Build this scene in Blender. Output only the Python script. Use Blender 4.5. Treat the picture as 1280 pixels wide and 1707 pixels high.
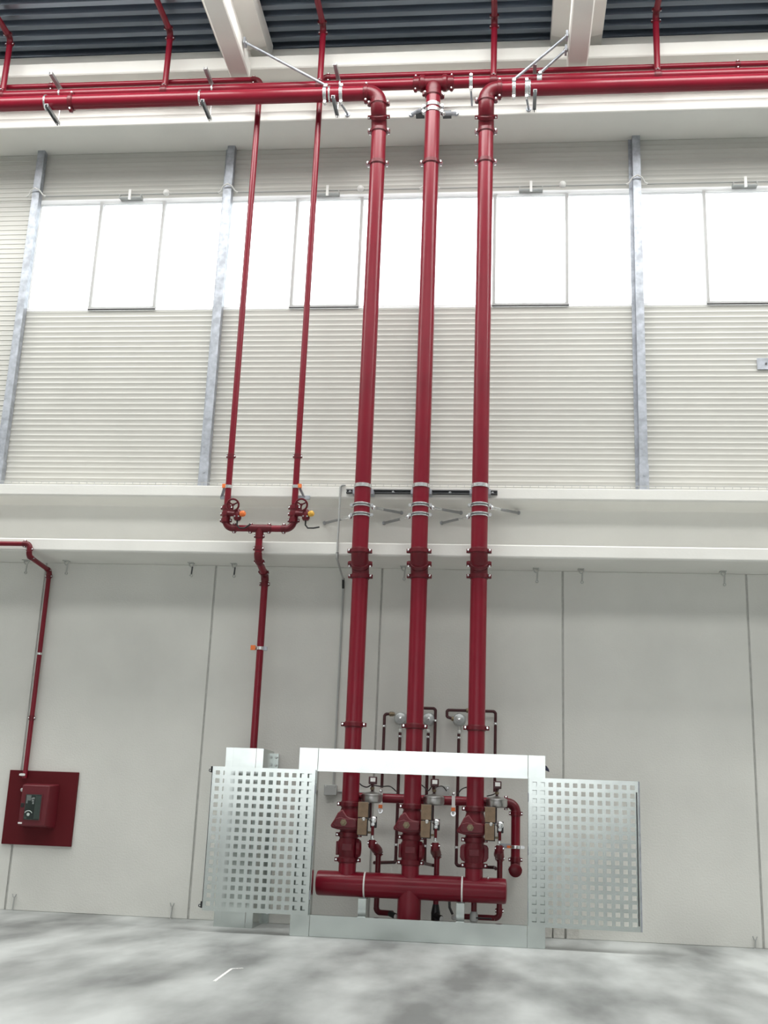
import bpy, math
from mathutils import Vector, Matrix

# ------------------------------------------------------------------ camera
scene = bpy.context.scene
for o in list(bpy.data.objects):
    bpy.data.objects.remove(o)
col = scene.collection
F, PITCH, YAW, ROLL = 1850.0, 0.26502875, -0.11164318, 0.04010168
CAM = Vector((0.0, -12.0, 1.1405))
sn, cs = math.sin, math.cos
FWD = Vector((sn(YAW)*cs(PITCH), cs(YAW)*cs(PITCH), sn(PITCH)))
RT = Vector((cs(YAW), -sn(YAW), 0)); UP = RT.cross(FWD)
R2 = RT*cs(ROLL) + UP*sn(ROLL); U2 = UP*cs(ROLL) - RT*sn(ROLL)
cd = bpy.data.cameras.new('camera'); cam = bpy.data.objects.new('camera', cd); col.objects.link(cam)
cd.sensor_fit = 'VERTICAL'; cd.sensor_height = 36.0; cd.lens = F*36.0/1707.0
cd.clip_end = 300
cam.matrix_world = Matrix(((R2.x, U2.x, -FWD.x, CAM.x), (R2.y, U2.y, -FWD.y, CAM.y), (R2.z, U2.z, -FWD.z, CAM.z), (0, 0, 0, 1)))
scene.camera = cam

# ------------------------------------------------------------------ world, light, exposure
scene.view_settings.view_transform = 'Standard'
scene.view_settings.look = 'None'
scene.view_settings.gamma = 1.0
scene.view_settings.use_curve_mapping = False
scene.view_settings.exposure = 0.55
w = bpy.data.worlds.new('overcast_sky'); scene.world = w; w.use_nodes = True
w.node_tree.nodes['Background'].inputs['Color'].default_value = (0.97, 0.985, 1.0, 1)
w.node_tree.nodes['Background'].inputs['Strength'].default_value = 3.6
FILL_STRIPS = [(-3.3, -1.9), (-9.6, -7.0), (-21.4, -18.6)]     # unseen fill lamps (Y ranges), added just below the closed deck
for i, (a, b) in enumerate(FILL_STRIPS):
    ld = bpy.data.lights.new('overhead_fill', 'AREA'); ld.shape = 'RECTANGLE'; ld.size = 24; ld.size_y = b - a
    ld.energy = (1250, 620, 200)[i]; ld.color = (1.0, 1.0, 0.97)
    lo = bpy.data.objects.new('overhead_fill', ld); col.objects.link(lo); lo.location = (-1.5, (a+b)/2, 10.33)


# ------------------------------------------------------------------ pixel/geometry helpers
def at(x, y, d):
    v = R2*(x-640) - U2*(y-853.5) + FWD*F
    return CAM + v*((12.0-d)/v.y)
def zrow(y, X, d):                                  # height on a vertical at (X, depth d) seen at image row y
    q = Vector((X, -d, 0)) - CAM; k = 853.5 - y
    return (F*q.dot(U2) - k*q.dot(FWD))/(k*FWD.z - F*U2.z)
V = Vector

# ------------------------------------------------------------------ materials
def mat(name, color, rough=0.5, metal=0.0, noise=None, bump=None, spec=0.5, coat=0.0, rnoise=None):
    m = bpy.data.materials.new(name); m.use_nodes = True
    nt = m.node_tree; b = nt.nodes['Principled BSDF']
    b.inputs['Base Color'].default_value = (*color, 1); b.inputs['Roughness'].default_value = rough
    b.inputs['Metallic'].default_value = metal; b.inputs['Specular IOR Level'].default_value = spec
    b.inputs['Coat Weight'].default_value = coat; b.inputs['Coat Roughness'].default_value = 0.12
    tc = nt.nodes.new('ShaderNodeTexCoord')
    def nz(scale, det, sc3=None):
        n = nt.nodes.new('ShaderNodeTexNoise'); n.inputs['Scale'].default_value = scale; n.inputs['Detail'].default_value = det
        if sc3:
            mp = nt.nodes.new('ShaderNodeMapping'); mp.inputs['Scale'].default_value = sc3
            nt.links.new(tc.outputs['Object'], mp.inputs['Vector']); nt.links.new(mp.outputs['Vector'], n.inputs['Vector'])
        else: nt.links.new(tc.outputs['Object'], n.inputs['Vector'])
        return n
    if noise:                                       # (scale, detail, dark factor, light factor, lo, hi[, scale3])
        n = nz(noise[0], noise[1], noise[6] if len(noise) > 6 else None)
        r = nt.nodes.new('ShaderNodeValToRGB')
        r.color_ramp.elements[0].position = noise[4]; r.color_ramp.elements[1].position = noise[5]
        r.color_ramp.elements[0].color = (*[c*noise[2] for c in color], 1); r.color_ramp.elements[1].color = (*[min(1, c*noise[3]) for c in color], 1)
        nt.links.new(n.outputs['Fac'], r.inputs['Fac']); nt.links.new(r.outputs['Color'], b.inputs['Base Color'])
    if rnoise:
        n = nz(rnoise[0], 4); mr = nt.nodes.new('ShaderNodeMapRange')
        mr.inputs['To Min'].default_value = rnoise[1]; mr.inputs['To Max'].default_value = rnoise[2]
        mr.inputs['From Min'].default_value = .3; mr.inputs['From Max'].default_value = .7
        nt.links.new(n.outputs['Fac'], mr.inputs['Value']); nt.links.new(mr.outputs['Result'], b.inputs['Roughness'])
    if bump:
        n = nz(bump[0], 3); bp = nt.nodes.new('ShaderNodeBump'); bp.inputs['Strength'].default_value = bump[1]; bp.inputs['Distance'].default_value = bump[2]
        nt.links.new(n.outputs['Fac'], bp.inputs['Height']); nt.links.new(bp.outputs['Normal'], b.inputs['Normal'])
    return m
RED = mat('red_enamel', (0.185, 0.0045, 0.017), 0.3, noise=(3, 3, .92, 1.08, .3, .7), spec=.38)
REDC = mat('red_cast_iron', (0.12, 0.0035, 0.011), 0.36, spec=.4, bump=(60, .25, .004), noise=(9, 3, .85, 1.08, .3, .7))
REDD = mat('dark_red_small_bore', (0.05, 0.005, 0.008), 0.38)
REDP = mat('red_panel_paint', (0.10, 0.004, 0.008), 0.6, spec=.25, noise=(2, 2, .94, 1.05, .3, .7))
REDB = mat('red_box_paint', (0.12, 0.008, 0.015), 0.45)
CONC = mat('painted_concrete', (0.70, 0.70, 0.66), 0.85, noise=(1.1, 5, .93, 1.05, .3, .7), bump=(55, .35, .006))
JOINT = mat('joint_mortar', (0.5, 0.5, 0.475), 0.9, noise=(20, 3, .9, 1.1, .3, .7))
BEAM = mat('white_beam_paint', (0.81, 0.805, 0.765), 0.75, noise=(1.5, 4, .96, 1.03, .3, .7), bump=(40, .15, .004))
PANEL = mat('cladding_sheet', (0.565, 0.56, 0.525), 0.42, noise=(1.5, 3, .97, 1.03, .3, .7))
FRAMEW = mat('window_profile', (0.86, 0.86, 0.85), 0.4)     # translucent mix added so the profiles wash out in window glare
_b = FRAMEW.node_tree; _p = _b.nodes['Principled BSDF']; _t = _b.nodes.new('ShaderNodeBsdfTranslucent'); _t.inputs['Color'].default_value = (.9, .9, .9, 1); _x = _b.nodes.new('ShaderNodeMixShader'); _x.inputs[0].default_value = .6
_b.links.new(_p.outputs[0], _x.inputs[1]); _b.links.new(_t.outputs[0], _x.inputs[2]); _b.links.new(_x.outputs[0], _b.nodes['Material Output'].inputs[0])
GALV = mat('galvanised_steel', (0.42, 0.445, 0.49), 0.5, 0.6, noise=(14, 4, .78, 1.15, .35, .65))
SHEET = mat('zinc_sheet', (0.52, 0.56, 0.54), 0.22, 1.0, noise=(6, 4, .94, 1.05, .3, .7))
CHROME = mat('bright_zinc', (0.78, 0.79, 0.80), 0.25, 0.9, noise=(30, 3, .8, 1.1, .3, .7))
DSTRUT = mat('strut_steel_dark', (0.10, 0.105, 0.11), 0.5, 0.6)
DECK = mat('roof_deck_steel', (0.25, 0.29, 0.345), 0.30, 0.85, noise=(.6, 2, .85, 1.15, .3, .7))
FLOOR = mat('power_floated_concrete', (0.345, 0.36, 0.355), 0.4, noise=(1.0, 7, .50, 1.55, .36, .66, (1.25, .42, 1)), rnoise=(1.3, .42, .62), bump=(30, .08, .004))
CONCF = mat('raw_concrete_edge', (0.62, 0.61, 0.57), 0.9, noise=(9, 5, .8, 1.15, .3, .7), bump=(40, .5, .01))
STRUT = mat('zinc_strut', (0.36, 0.37, 0.38), 0.45, 0.8)
BLACK = mat('black_rubber', (0.012, 0.012, 0.013), 0.45)
WHITE = mat('white_plastic', (0.82, 0.82, 0.80), 0.4)
CHALK = mat('chalk', (0.85, 0.85, 0.84), 0.95, noise=(60, 4, .6, 1.1, .3, .6))
ORANGE = mat('orange_tag', (0.85, 0.20, 0.045), 0.5)
AMBER = mat('amber_cap', (0.75, 0.42, 0.06), 0.4)
BROWN = mat('kraft_tag', (0.24, 0.165, 0.105), 0.75, noise=(25, 3, .85, 1.12, .3, .7))
GREYB = mat('grey_box', (0.42, 0.43, 0.42), 0.55)
DRUM = mat('cast_aluminium', (0.42, 0.41, 0.40), 0.34, 0.9, noise=(10, 3, .8, 1.15, .3, .7))
GONG = mat('gong_zinc', (0.55, 0.58, 0.58), 0.4, 0.6, noise=(18, 3, .85, 1.1, .3, .7))
BRONZE = mat('bronze_cap', (0.25, 0.20, 0.13), 0.45, 0.7)
DGREEN = mat('dark_green_card', (0.035, 0.06, 0.05), 0.35)
LGREEN = mat('grey_green_card', (0.14, 0.185, 0.165), 0.4)
PALE = mat('pale_card', (0.55, 0.6, 0.57), 0.5)
HOOK = mat('weathered_zinc', (0.50, 0.51, 0.49), 0.5, 0.5)
NAVY = mat('navy_plastic', (0.01, 0.012, 0.05), 0.4)
def glass():
    m = bpy.data.materials.new('window_glass'); m.use_nodes = True; nt = m.node_tree; nt.nodes.clear()
    o = nt.nodes.new('ShaderNodeOutputMaterial'); mx = nt.nodes.new('ShaderNodeMixShader')
    t = nt.nodes.new('ShaderNodeBsdfTransparent'); g = nt.nodes.new('ShaderNodeBsdfGlossy'); f = nt.nodes.new('ShaderNodeFresnel')
    t.inputs['Color'].default_value = (.93, .95, .95, 1); g.inputs['Roughness'].default_value = .03; f.inputs['IOR'].default_value = 1.45
    nt.links.new(f.outputs[0], mx.inputs[0]); nt.links.new(t.outputs[0], mx.inputs[1]); nt.links.new(g.outputs[0], mx.inputs[2]); nt.links.new(mx.outputs[0], o.inputs[0])
    return m
GLASS = glass()

# ------------------------------------------------------------------ mesh builder
def frame_of(a):
    a = V(a).normalized(); h = V((0, 0, 1)) if abs(a.z) < .9 else V((1, 0, 0))
    u = h.cross(a).normalized(); return a, u, a.cross(u)
class MB:
    def __init__(s): s.v = []; s.f = []
    def quadbox(s, c):                               # 8 corners, bottom 4 then top 4
        n = len(s.v); s.v += [V(p) for p in c]
        s.f += [(n, n+3, n+2, n+1), (n+4, n+5, n+6, n+7), (n, n+1, n+5, n+4), (n+1, n+2, n+6, n+5), (n+2, n+3, n+7, n+6), (n+3, n, n+4, n+7)]
        return s
    def box(s, x0, x1, y0, y1, z0, z1):
        return s.quadbox([(x0, y0, z0), (x1, y0, z0), (x1, y1, z0), (x0, y1, z0), (x0, y0, z1), (x1, y0, z1), (x1, y1, z1), (x0, y1, z1)])
    def bar(s, p0, p1, w, h, up=(0, 0, 1)):
        p0, p1 = V(p0), V(p1); a = (p1-p0).normalized(); u = a.cross(V(up))
        if u.length < 1e-4: u = a.cross(V((1, 0, 0)))
        u.normalize(); n = u.cross(a); u = u*(w/2); n = n*(h/2)
        return s.quadbox([p0-u-n, p0+u-n, p1+u-n, p1-u-n, p0-u+n, p0+u+n, p1+u+n, p1-u+n])
    def lathe(s, o, axis, prof, n=24, cap=True):     # prof: (radius, distance along the axis)
        a, u, w_ = frame_of(axis); o = V(o); base = len(s.v)
        for r, t in prof:
            for k in range(n):
                q = 2*math.pi*k/n; s.v.append(o + a*t + (u*cs(q) + w_*sn(q))*r)
        for i in range(len(prof)-1):
            for k in range(n):
                b0 = base+i*n; k2 = (k+1) % n; s.f.append((b0+k, b0+k2, b0+n+k2, b0+n+k))
        if cap:
            s.f.append(tuple(base+k for k in reversed(range(n)))); e = base+(len(prof)-1)*n; s.f.append(tuple(e+k for k in range(n)))
        return s
    def cyl(s, p0, p1, r, n=24, r1=None):
        p0, p1 = V(p0), V(p1); return s.lathe(p0, p1-p0, [(r, 0), (r if r1 is None else r1, (p1-p0).length)], n)
    def ring(s, c, axis, ri, ro, wd, n=28):
        a = V(axis).normalized(); h = wd/2; b = min(wd, ro-ri)*.25
        s.lathe(V(c), a, [(ri, -h), (ro-b, -h), (ro, -h+b), (ro, h-b), (ro-b, h), (ri, h), (ri, -h)], n, False); return s
    def tube(s, pts, r, n=12, cap=True, rs=None):
        pts = [V(p) for p in pts]; base = len(s.v); a, u, w_ = frame_of(pts[1]-pts[0])
        for i, p in enumerate(pts):
            t = (pts[min(i+1, len(pts)-1)] - pts[max(i-1, 0)]).normalized()
            u = (u - t*u.dot(t)).normalized(); w_ = t.cross(u); rr = rs[i] if rs else r
            for k in range(n):
                q = 2*math.pi*k/n; s.v.append(p + (u*cs(q)+w_*sn(q))*rr)
        for i in range(len(pts)-1):
            for k in range(n):
                b0 = base+i*n; k2 = (k+1) % n; s.f.append((b0+k, b0+k2, b0+n+k2, b0+n+k))
        if cap:
            s.f.append(tuple(base+k for k in reversed(range(n)))); e = base+(len(pts)-1)*n; s.f.append(tuple(e+k for k in range(n)))
        return s
    def prism(s, poly, off):                         # polygon of 3-D points extruded by a vector
        n = len(poly); b = len(s.v); off = V(off); s.v += [V(p) for p in poly] + [V(p)+off for p in poly]
        s.f.append(tuple(b+k for k in reversed(range(n)))); s.f.append(tuple(b+n+k for k in range(n)))
        for k in range(n): s.f.append((b+k, b+(k+1) % n, b+n+(k+1) % n, b+n+k))
        return s
    def ball(s, c, r, n=14):
        m = 8; return s.lathe(V(c), (0, 0, 1), [(max(1e-4, r*sn(math.pi*i/m)), -r*cs(math.pi*i/m)) for i in range(m+1)], n, False)
    def mesh(s, name, m, org=(0, 0, 0), ang=35):
        me = bpy.data.meshes.new(name); org = V(org)
        me.from_pydata([tuple(p-org) for p in s.v], [], s.f); me.update()
        import bmesh
        bm = bmesh.new(); bm.from_mesh(me); bmesh.ops.recalc_face_normals(bm, faces=bm.faces); bm.to_mesh(me); bm.free()
        me.materials.append(m)
        for p in me.polygons: p.use_smooth = True
        me.set_sharp_from_angle(angle=math.radians(ang))
        return me
    def build(s, name, m, parent=None, org=None, bevel=0):
        wo = worg(parent) if parent else V(org or (0, 0, 0))
        o = bpy.data.objects.new(name, s.mesh(name, m, wo)); col.objects.link(o)
        if parent: o.parent = parent
        else: o.location = wo
        WORG[o.name] = wo
        if bevel:
            bv = o.modifiers.new('bevel', 'BEVEL'); bv.width = bevel; bv.segments = 2; bv.limit_method = 'ANGLE'; bv.angle_limit = math.radians(40)
        return o
WORG = {}
def worg(o): return WORG[o.name]
def tag(o, label, cat, group=None, kind=None):
    if label: o['label'] = label
    if cat: o['category'] = cat
    if group: o['group'] = group
    if kind: o['kind'] = kind
    return o
def thing(name, label, cat, loc=(0, 0, 0), group=None, kind=None):
    o = bpy.data.objects.new(name, None); col.objects.link(o); o.location = V(loc); o.empty_display_size = .1
    WORG[o.name] = V(loc); return tag(o, label, cat, group, kind)

# couplings: one shared mesh per pipe radius, copied into place
CPL = {}
def coupling(parent, c, axis, ear, r, name='coupling', bolts=True, wide=1.0):
    key = (round(r, 4), wide)
    if key not in CPL:
        w_ = max(.042, r*.52)*wide; b = MB(); b.ring((0, 0, 0), (0, 0, 1), r*.98, r*1.15, w_, 28)
        b.ring((0, 0, 0), (0, 0, 1), r*.98, r*1.07, w_*1.35, 28)
        for sx in (-1, 1):
            b.prism([(sx*r*1.02, -r*.34, -w_*.42), (sx*r*1.34, -r*.3, -w_*.42), (sx*r*1.5, -r*.18, -w_*.42), (sx*r*1.5, r*.18, -w_*.42), (sx*r*1.34, r*.3, -w_*.42), (sx*r*1.02, r*.34, -w_*.42)], (0, 0, w_*.84))
        bl = MB(); br = max(.009, r*.135)
        bl.lathe((0, -r*.62, 0), (0, 1, 0), [(br*.6, 0), (br, br*.3), (br, r*.2), (br*.55, r*.22), (br*.55, r*1.02), (br, r*1.02), (br, r*1.18)], 10)
        CPL[key] = (b.mesh('coupling', REDC), bl.mesh('bolt', CHROME))
    m1, m2 = CPL[key]
    a = V(axis).normalized(); e = V(ear); e = (e - a*e.dot(a)).normalized(); y = a.cross(e)
    M = Matrix(((e.x, y.x, a.x, 0), (e.y, y.y, a.y, 0), (e.z, y.z, a.z, 0), (0, 0, 0, 1)))
    # keep bolt heads on the camera side
    o = bpy.data.objects.new(name, m1); col.objects.link(o); o.parent = parent
    o.matrix_local = Matrix.Translation(V(c)-worg(parent)) @ M
    if bolts:
        for sx in (-1, 1):
            q = bpy.data.objects.new('bolt', m2); col.objects.link(q); q.parent = o; q.location = (sx*r*1.27, 0, 0)
            if y.y < -.1 or (abs(y.y) <= .1 and y.z > 0): q.rotation_euler = (0, 0, math.pi)
    return o
def arc_pts(p, d0, d1, br, n=10):                   # corner at p, incoming dir d0, outgoing d1
    d0, d1 = V(d0).normalized(), V(d1).normalized(); ang = d0.angle(d1); t = br*math.tan(ang/2)
    a, b = V(p)-d0*t, V(p)+d1*t; nn = (d1 - d0*d1.dot(d0)).normalized(); c = a + nn*br
    return a, b, [c - nn*br*cs(ang*k/n) + d0*br*sn(ang*k/n) for k in range(n+1)]
def run(parent, pts, r, br, m=None, fit=None, fat=1.06, n=24, names=('pipe', 'elbow')):
    """straight lengths and bends of a pipe, each a part of its own"""
    m = m or RED; fit = fit or REDC; pts = [V(p) for p in pts]; cur = pts[0]; brs = br if isinstance(br, (list, tuple)) else [br]*(len(pts)-2)
    for i in range(1, len(pts)-1):
        a, b, ap = arc_pts(pts[i], pts[i]-pts[i-1], pts[i+1]-pts[i], brs[i-1])
        if (a-cur).length > 2e-3: MB().cyl(cur, a, r, n).build(names[0], m, parent)
        MB().tube(ap, r*fat, n).build(names[1], fit, parent); cur = b
    if (pts[-1]-cur).length > 2e-3: MB().cyl(cur, pts[-1], r, n).build(names[0], m, parent)
X_, Y_, Z_ = V((1, 0, 0)), V((0, 1, 0)), V((0, 0, 1))

# ================================================================== STRUCTURE
XL, XR, YF = -16.0, 14.0, -30.0
ZS1, ZT1 = 3.770, 4.532              # middle beam underside / top
ZS2, ZT2 = 9.100, 10.018             # top beam underside / top
ZD = 10.40                           # roof deck
fl = MB().box(XL-8, XR+8, YF-30, .2, -.25, 0).build('floor', FLOOR); tag(fl, 'grey power floated concrete floor with cloudy pale patches', 'floor', kind='structure')
# lower wall: backing and one object per precast panel
wb = thing('wall_back', 'off white precast concrete wall of tall panels below the beam', 'wall', (0, 0, 0), kind='structure')
MB().box(XL, XR, .012, .2, 0, ZS1).build('joint_backing', JOINT, wb)
joints = [XL, -14.95, -13.0, -11.05, -9.1, -7.15, -5.22, -3.226, -1.337, .642, 2.589, 4.54, 6.49, 8.44, 10.39, 12.3, XR]
for a, b in zip(joints[:-1], joints[1:]):
    MB().box(a+.009, b-.009, 0, .012, 0, ZS1).build('panel', CONC, wb, bevel=.006)
MB().box(XL-.25, XL, YF, .2, 0, ZD).build('wall_left', CONC); tag(bpy.data.objects['wall_left'], 'plain end wall of the hall beyond the left edge', 'wall', kind='structure')
MB().box(XR, XR+.25, YF, .2, 0, ZD).build('wall_right', CONC); tag(bpy.data.objects['wall_right'], 'plain end wall of the hall beyond the right edge', 'wall', kind='structure')
MB().box(XL, XR, YF-.25, YF, 4.7, ZD).box(XL, XR, YF-.25, YF, 0, 2.35).box(XL, -12, YF-.25, YF, 2.35, 4.7).box(4, 7, YF-.25, YF, 2.35, 4.7).box(12, XR, YF-.25, YF, 2.35, 4.7).build('wall_front', CONC); tag(bpy.data.objects['wall_front'], 'far wall of the hall behind the viewer with an opening added for reflections', 'wall', kind='structure')  # opening is added: a bright band for the sheet frame to reflect
def beam(name, prof, label):
    b = MB().prism([(XL, -d, z) for d, z in prof], (XR-XL, 0, 0)); o = b.build(name, BEAM, bevel=.012); return tag(o, label, 'beam', kind='structure')
beam('trim_1', [(-.2, ZS1), (.585, ZS1), (.6, ZS1+.015), (.6, 3.905), (.59, 3.915), (.33, 3.92), (.32, 3.93), (.32, 4.37), (.585, 4.40), (.6, 4.415), (.6, ZT1), (-.2, ZT1)], 'white concrete beam with recessed web across the middle of the wall')
beam('trim_2', [(-.2, ZS2), (.585, ZS2), (.6, ZS2+.015), (.6, 9.232), (.59, 9.242), (.39, 9.25), (.38, 9.26), (.38, 9.82), (.585, 9.845), (.6, 9.86), (.6, ZT2), (.3, ZT2), (.3, ZD-.05), (-.2, ZD-.05)], 'white concrete beam across the top of the wall behind the headers')
# cladding: ribbed sheets between posts, windows between
PX = [-15.74, -13.28, -10.82, -8.36, -5.893, -3.428, -.936, 1.525, 4.0, 6.47, 8.94, 11.41]
WZ0, WZ1 = 6.915, 8.44
def ribbed(x0, x1, z0, z1, par, pitch=.0655):
    m = MB(); vs = []; n = max(1, int(round((z1-z0)/pitch))); p = (z1-z0)/n
    for i in range(n):
        b = z0+i*p; vs += [(b, 0), (b+p*.60, 0), (b+p*.72, .0055), (b+p*.86, .0055), (b+p*.98, 0)]
    vs.append((z1, 0)); base = len(m.v)
    for z, h in vs: m.v += [V((x0, -.02-h, z)), V((x1, -.02-h, z))]
    for i in range(len(vs)-1): m.f.append((2*i, 2*i+1, 2*i+3, 2*i+2))
    n2 = len(m.v); m.v += [V((x0, .08, z0)), V((x1, .08, z0)), V((x1, .08, z1)), V((x0, .08, z1))]; e = 2*len(vs)-2
    m.f += [(n2, n2+1, n2+2, n2+3), (0, 1, n2+1, n2), (e, e+1, n2+2, n2+3)]
    m.f += [tuple(range(0, 2*len(vs), 2)) + (n2+3, n2), tuple(range(1, 2*len(vs), 2)) + (n2+2, n2+1)]
    return m.build('panel', PANEL, par)
clad = thing('wall_upper', 'pale grey ribbed cladding wall between the two beams', 'wall', (0, 0, ZT1), kind='structure')
WIN = [(4, -5.05, -4.25, 'under the leftmost winding rod, left of the thin risers'), (5, -2.56, -1.765, 'behind the two thin red risers'), (6, -.147, .703, 'directly right of the three big red risers'), (7, 2.31, 3.12, 'at the right edge of the picture')]
wi = {k: (a, b, t) for k, a, b, t in WIN}
for k in range(len(PX)-1):
    a, b = PX[k]+.002, PX[k+1]-.002
    if k < 4:
        ribbed(a, b, ZT1, WZ1+.005, clad); ribbed(a, b, WZ1+.012, ZS2, clad)
        continue
    ribbed(a, b, ZT1, WZ0, clad); ribbed(a, b, WZ1, ZS2, clad)
    s0, s1, txt = wi.get(k, (a+.83, b-.83, 'beyond the right edge of the picture'))
    wn = thing('window_%d' % (k-3), 'strip window with a central opening sash, ' + txt, 'window', ((a+b)/2, .03, WZ0), kind='structure')
    fr = .035
    MB().box(a, b, -.03, .06, WZ0, WZ0+fr).build('sill_frame', FRAMEW, wn); MB().box(a, b, -.03, .06, WZ1-fr*1.5, WZ1).build('head_frame', FRAMEW, wn)
    for xx in (a, b-fr): MB().box(xx, xx+fr, -.03, .06, WZ0+fr, WZ1-fr*1.5).build('jamb', FRAMEW, wn)
    for xx in (s0, s1): MB().box(xx-.018, xx+.018, -.03, .03, WZ0+fr, WZ1-fr*1.5).build('mullion', FRAMEW, wn)
    sh = MB(); z0, z1 = WZ0+fr-.02, WZ1-fr*1.5+.01
    sh.box(s0-.02, s1+.02, -.045, -.03, z0, z0+.03).box(s0-.02, s1+.02, -.045, -.03, z1-.03, z1).box(s0-.02, s0+.014, -.045, -.03, z0+.03, z1-.03).box(s1-.014, s1+.02, -.045, -.03, z0+.03, z1-.03)
    so = sh.build('sash', FRAMEW, wn); MB().box(s0-.02, s1+.02, -.045, -.032, z0-.01, z0).build('gasket', BLACK, so)
    for p0, p1 in ((a+fr, s0-.018), (s0+.018, s1-.018), (s1+.018, b-fr)):
        MB().box(p0, p1, .012, .02, WZ0+fr, WZ1-fr*1.5).build('pane', GLASS, wn)
# posts
for k, x in enumerate(PX):
    n_ = 'trim_%d' % (k+3)
    p = thing(n_, 'galvanised steel post in front of the ribbed cladding, %s' % ['far outside left', 'outside left', 'second outside left', 'first outside left', 'leftmost in view', 'between the left window and the thin risers', 'behind the middle red riser', 'right of the three risers', 'first outside right', 'second outside right', 'outside right', 'far outside right'][k], 'post', (x, -.08, ZT1), kind='structure')
    MB().box(x-.046, x+.046, -.125, -.035, ZT1+.42, ZS2).build('upright', GALV, p)
    MB().box(x-.052, x+.052, -.131, -.03, ZT1, ZT1+.425).build('foot_sleeve', GALV, p)
    MB().box(x-.085, x-.046, -.04, -.034, ZT1, ZS2).build('flange', GALV, p)
    for zz in (ZT1+.12, ZT1+.3):
        MB().lathe((x, -.131, zz), (0, -1, 0), [(.012, 0), (.012, .008)], 8).build('bolt', GALV, p)
# bird-spike strip / flashing along the beam top
fs = thing('trim_20', 'thin clear slotted flashing strip along the top of the middle beam', 'flashing', (0, -.55, ZT1), kind='structure')
MB().box(XL, XR, -.558, -.552, ZT1, ZT1+.012).box(XL, XR, -.556, -.554, ZT1+.045, ZT1+.051).build('strip', GREYB, fs)
tk = MB(); x = -9.0
while x < 6: tk.box(x-.003, x+.003, -.557, -.553, ZT1+.01, ZT1+.05); x += .0875
tag(tk.build('pins', GREYB, fs), None, None, kind='stuff')
# roof: ribbed deck sheets between roof beams, closed above the added fill lamps too
ce = thing('ceiling', 'dark corrugated steel roof deck', 'ceiling', (0, 0, ZD), kind='structure')
RB = [-15.4, -11.35, -7.30, -3.25, .80, 4.85, 8.90, 12.95]
def deck(x0, x1, y0, y1):
    m = MB(); p = .19; y = y1; pr = []
    while y - p > y0 - .01:
        pr += [(y, 0), (y-p*.40, 0), (y-p*.52, .075), (y-p*.88, .075)]; y -= p
    pr.append((y, 0))
    for yy, h in pr: m.v += [V((x0, yy, ZD+h)), V((x1, yy, ZD+h))]
    for i in range(len(pr)-1): m.f.append((2*i, 2*i+1, 2*i+3, 2*i+2))
    return m.build('deck_sheet', DECK, ce)
ys = [.2] + [v for a, b in FILL_STRIPS for v in (b, a)] + [YF]
edges = [XL] + RB + [XR]
for a, b in zip(edges[:-1], edges[1:]):
    deck(a, b, -1.9, .2); deck(a, b, FILL_STRIPS[0][1], -1.9)
for i in range(1, len(FILL_STRIPS)+1):
    deck(XL, XR, ys[2*i+1], ys[2*i])
for i, (a, b) in enumerate(FILL_STRIPS): deck(XL, XR, a, b)
MB().box(XL, XR, YF, .2, ZD+.1, ZD+.2).build('insulation', GREYB, ce)
for k, x in enumerate(RB):
    prof = [(-.105, 9.71), (.105, 9.71), (.12, 9.725), (.12, 9.90), (.075, 9.98), (.075, 10.10), (.30, 10.15), (.30, 10.395), (-.30, 10.395), (-.30, 10.15), (-.075, 10.10), (-.075, 9.98), (-.12, 9.90), (-.12, 9.725)]
    b = MB().prism([(x+u, -.62, z) for u, z in prof], (0, YF+.62, 0)).box(x-.30, x+.30, -.62, -.305, 10.15, 10.395).box(x-.075, x+.075, -.62, -.305, 10.02, 10.15).build('trim_%d' % (k+21), BEAM)
    tag(b, 'white tapering roof beam running to the wall, %s' % ('left one in view with one brace' if k == 3 else 'right one in view with two braces' if k == 4 else 'outside the picture, number %d' % k), 'beam', kind='structure')

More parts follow.
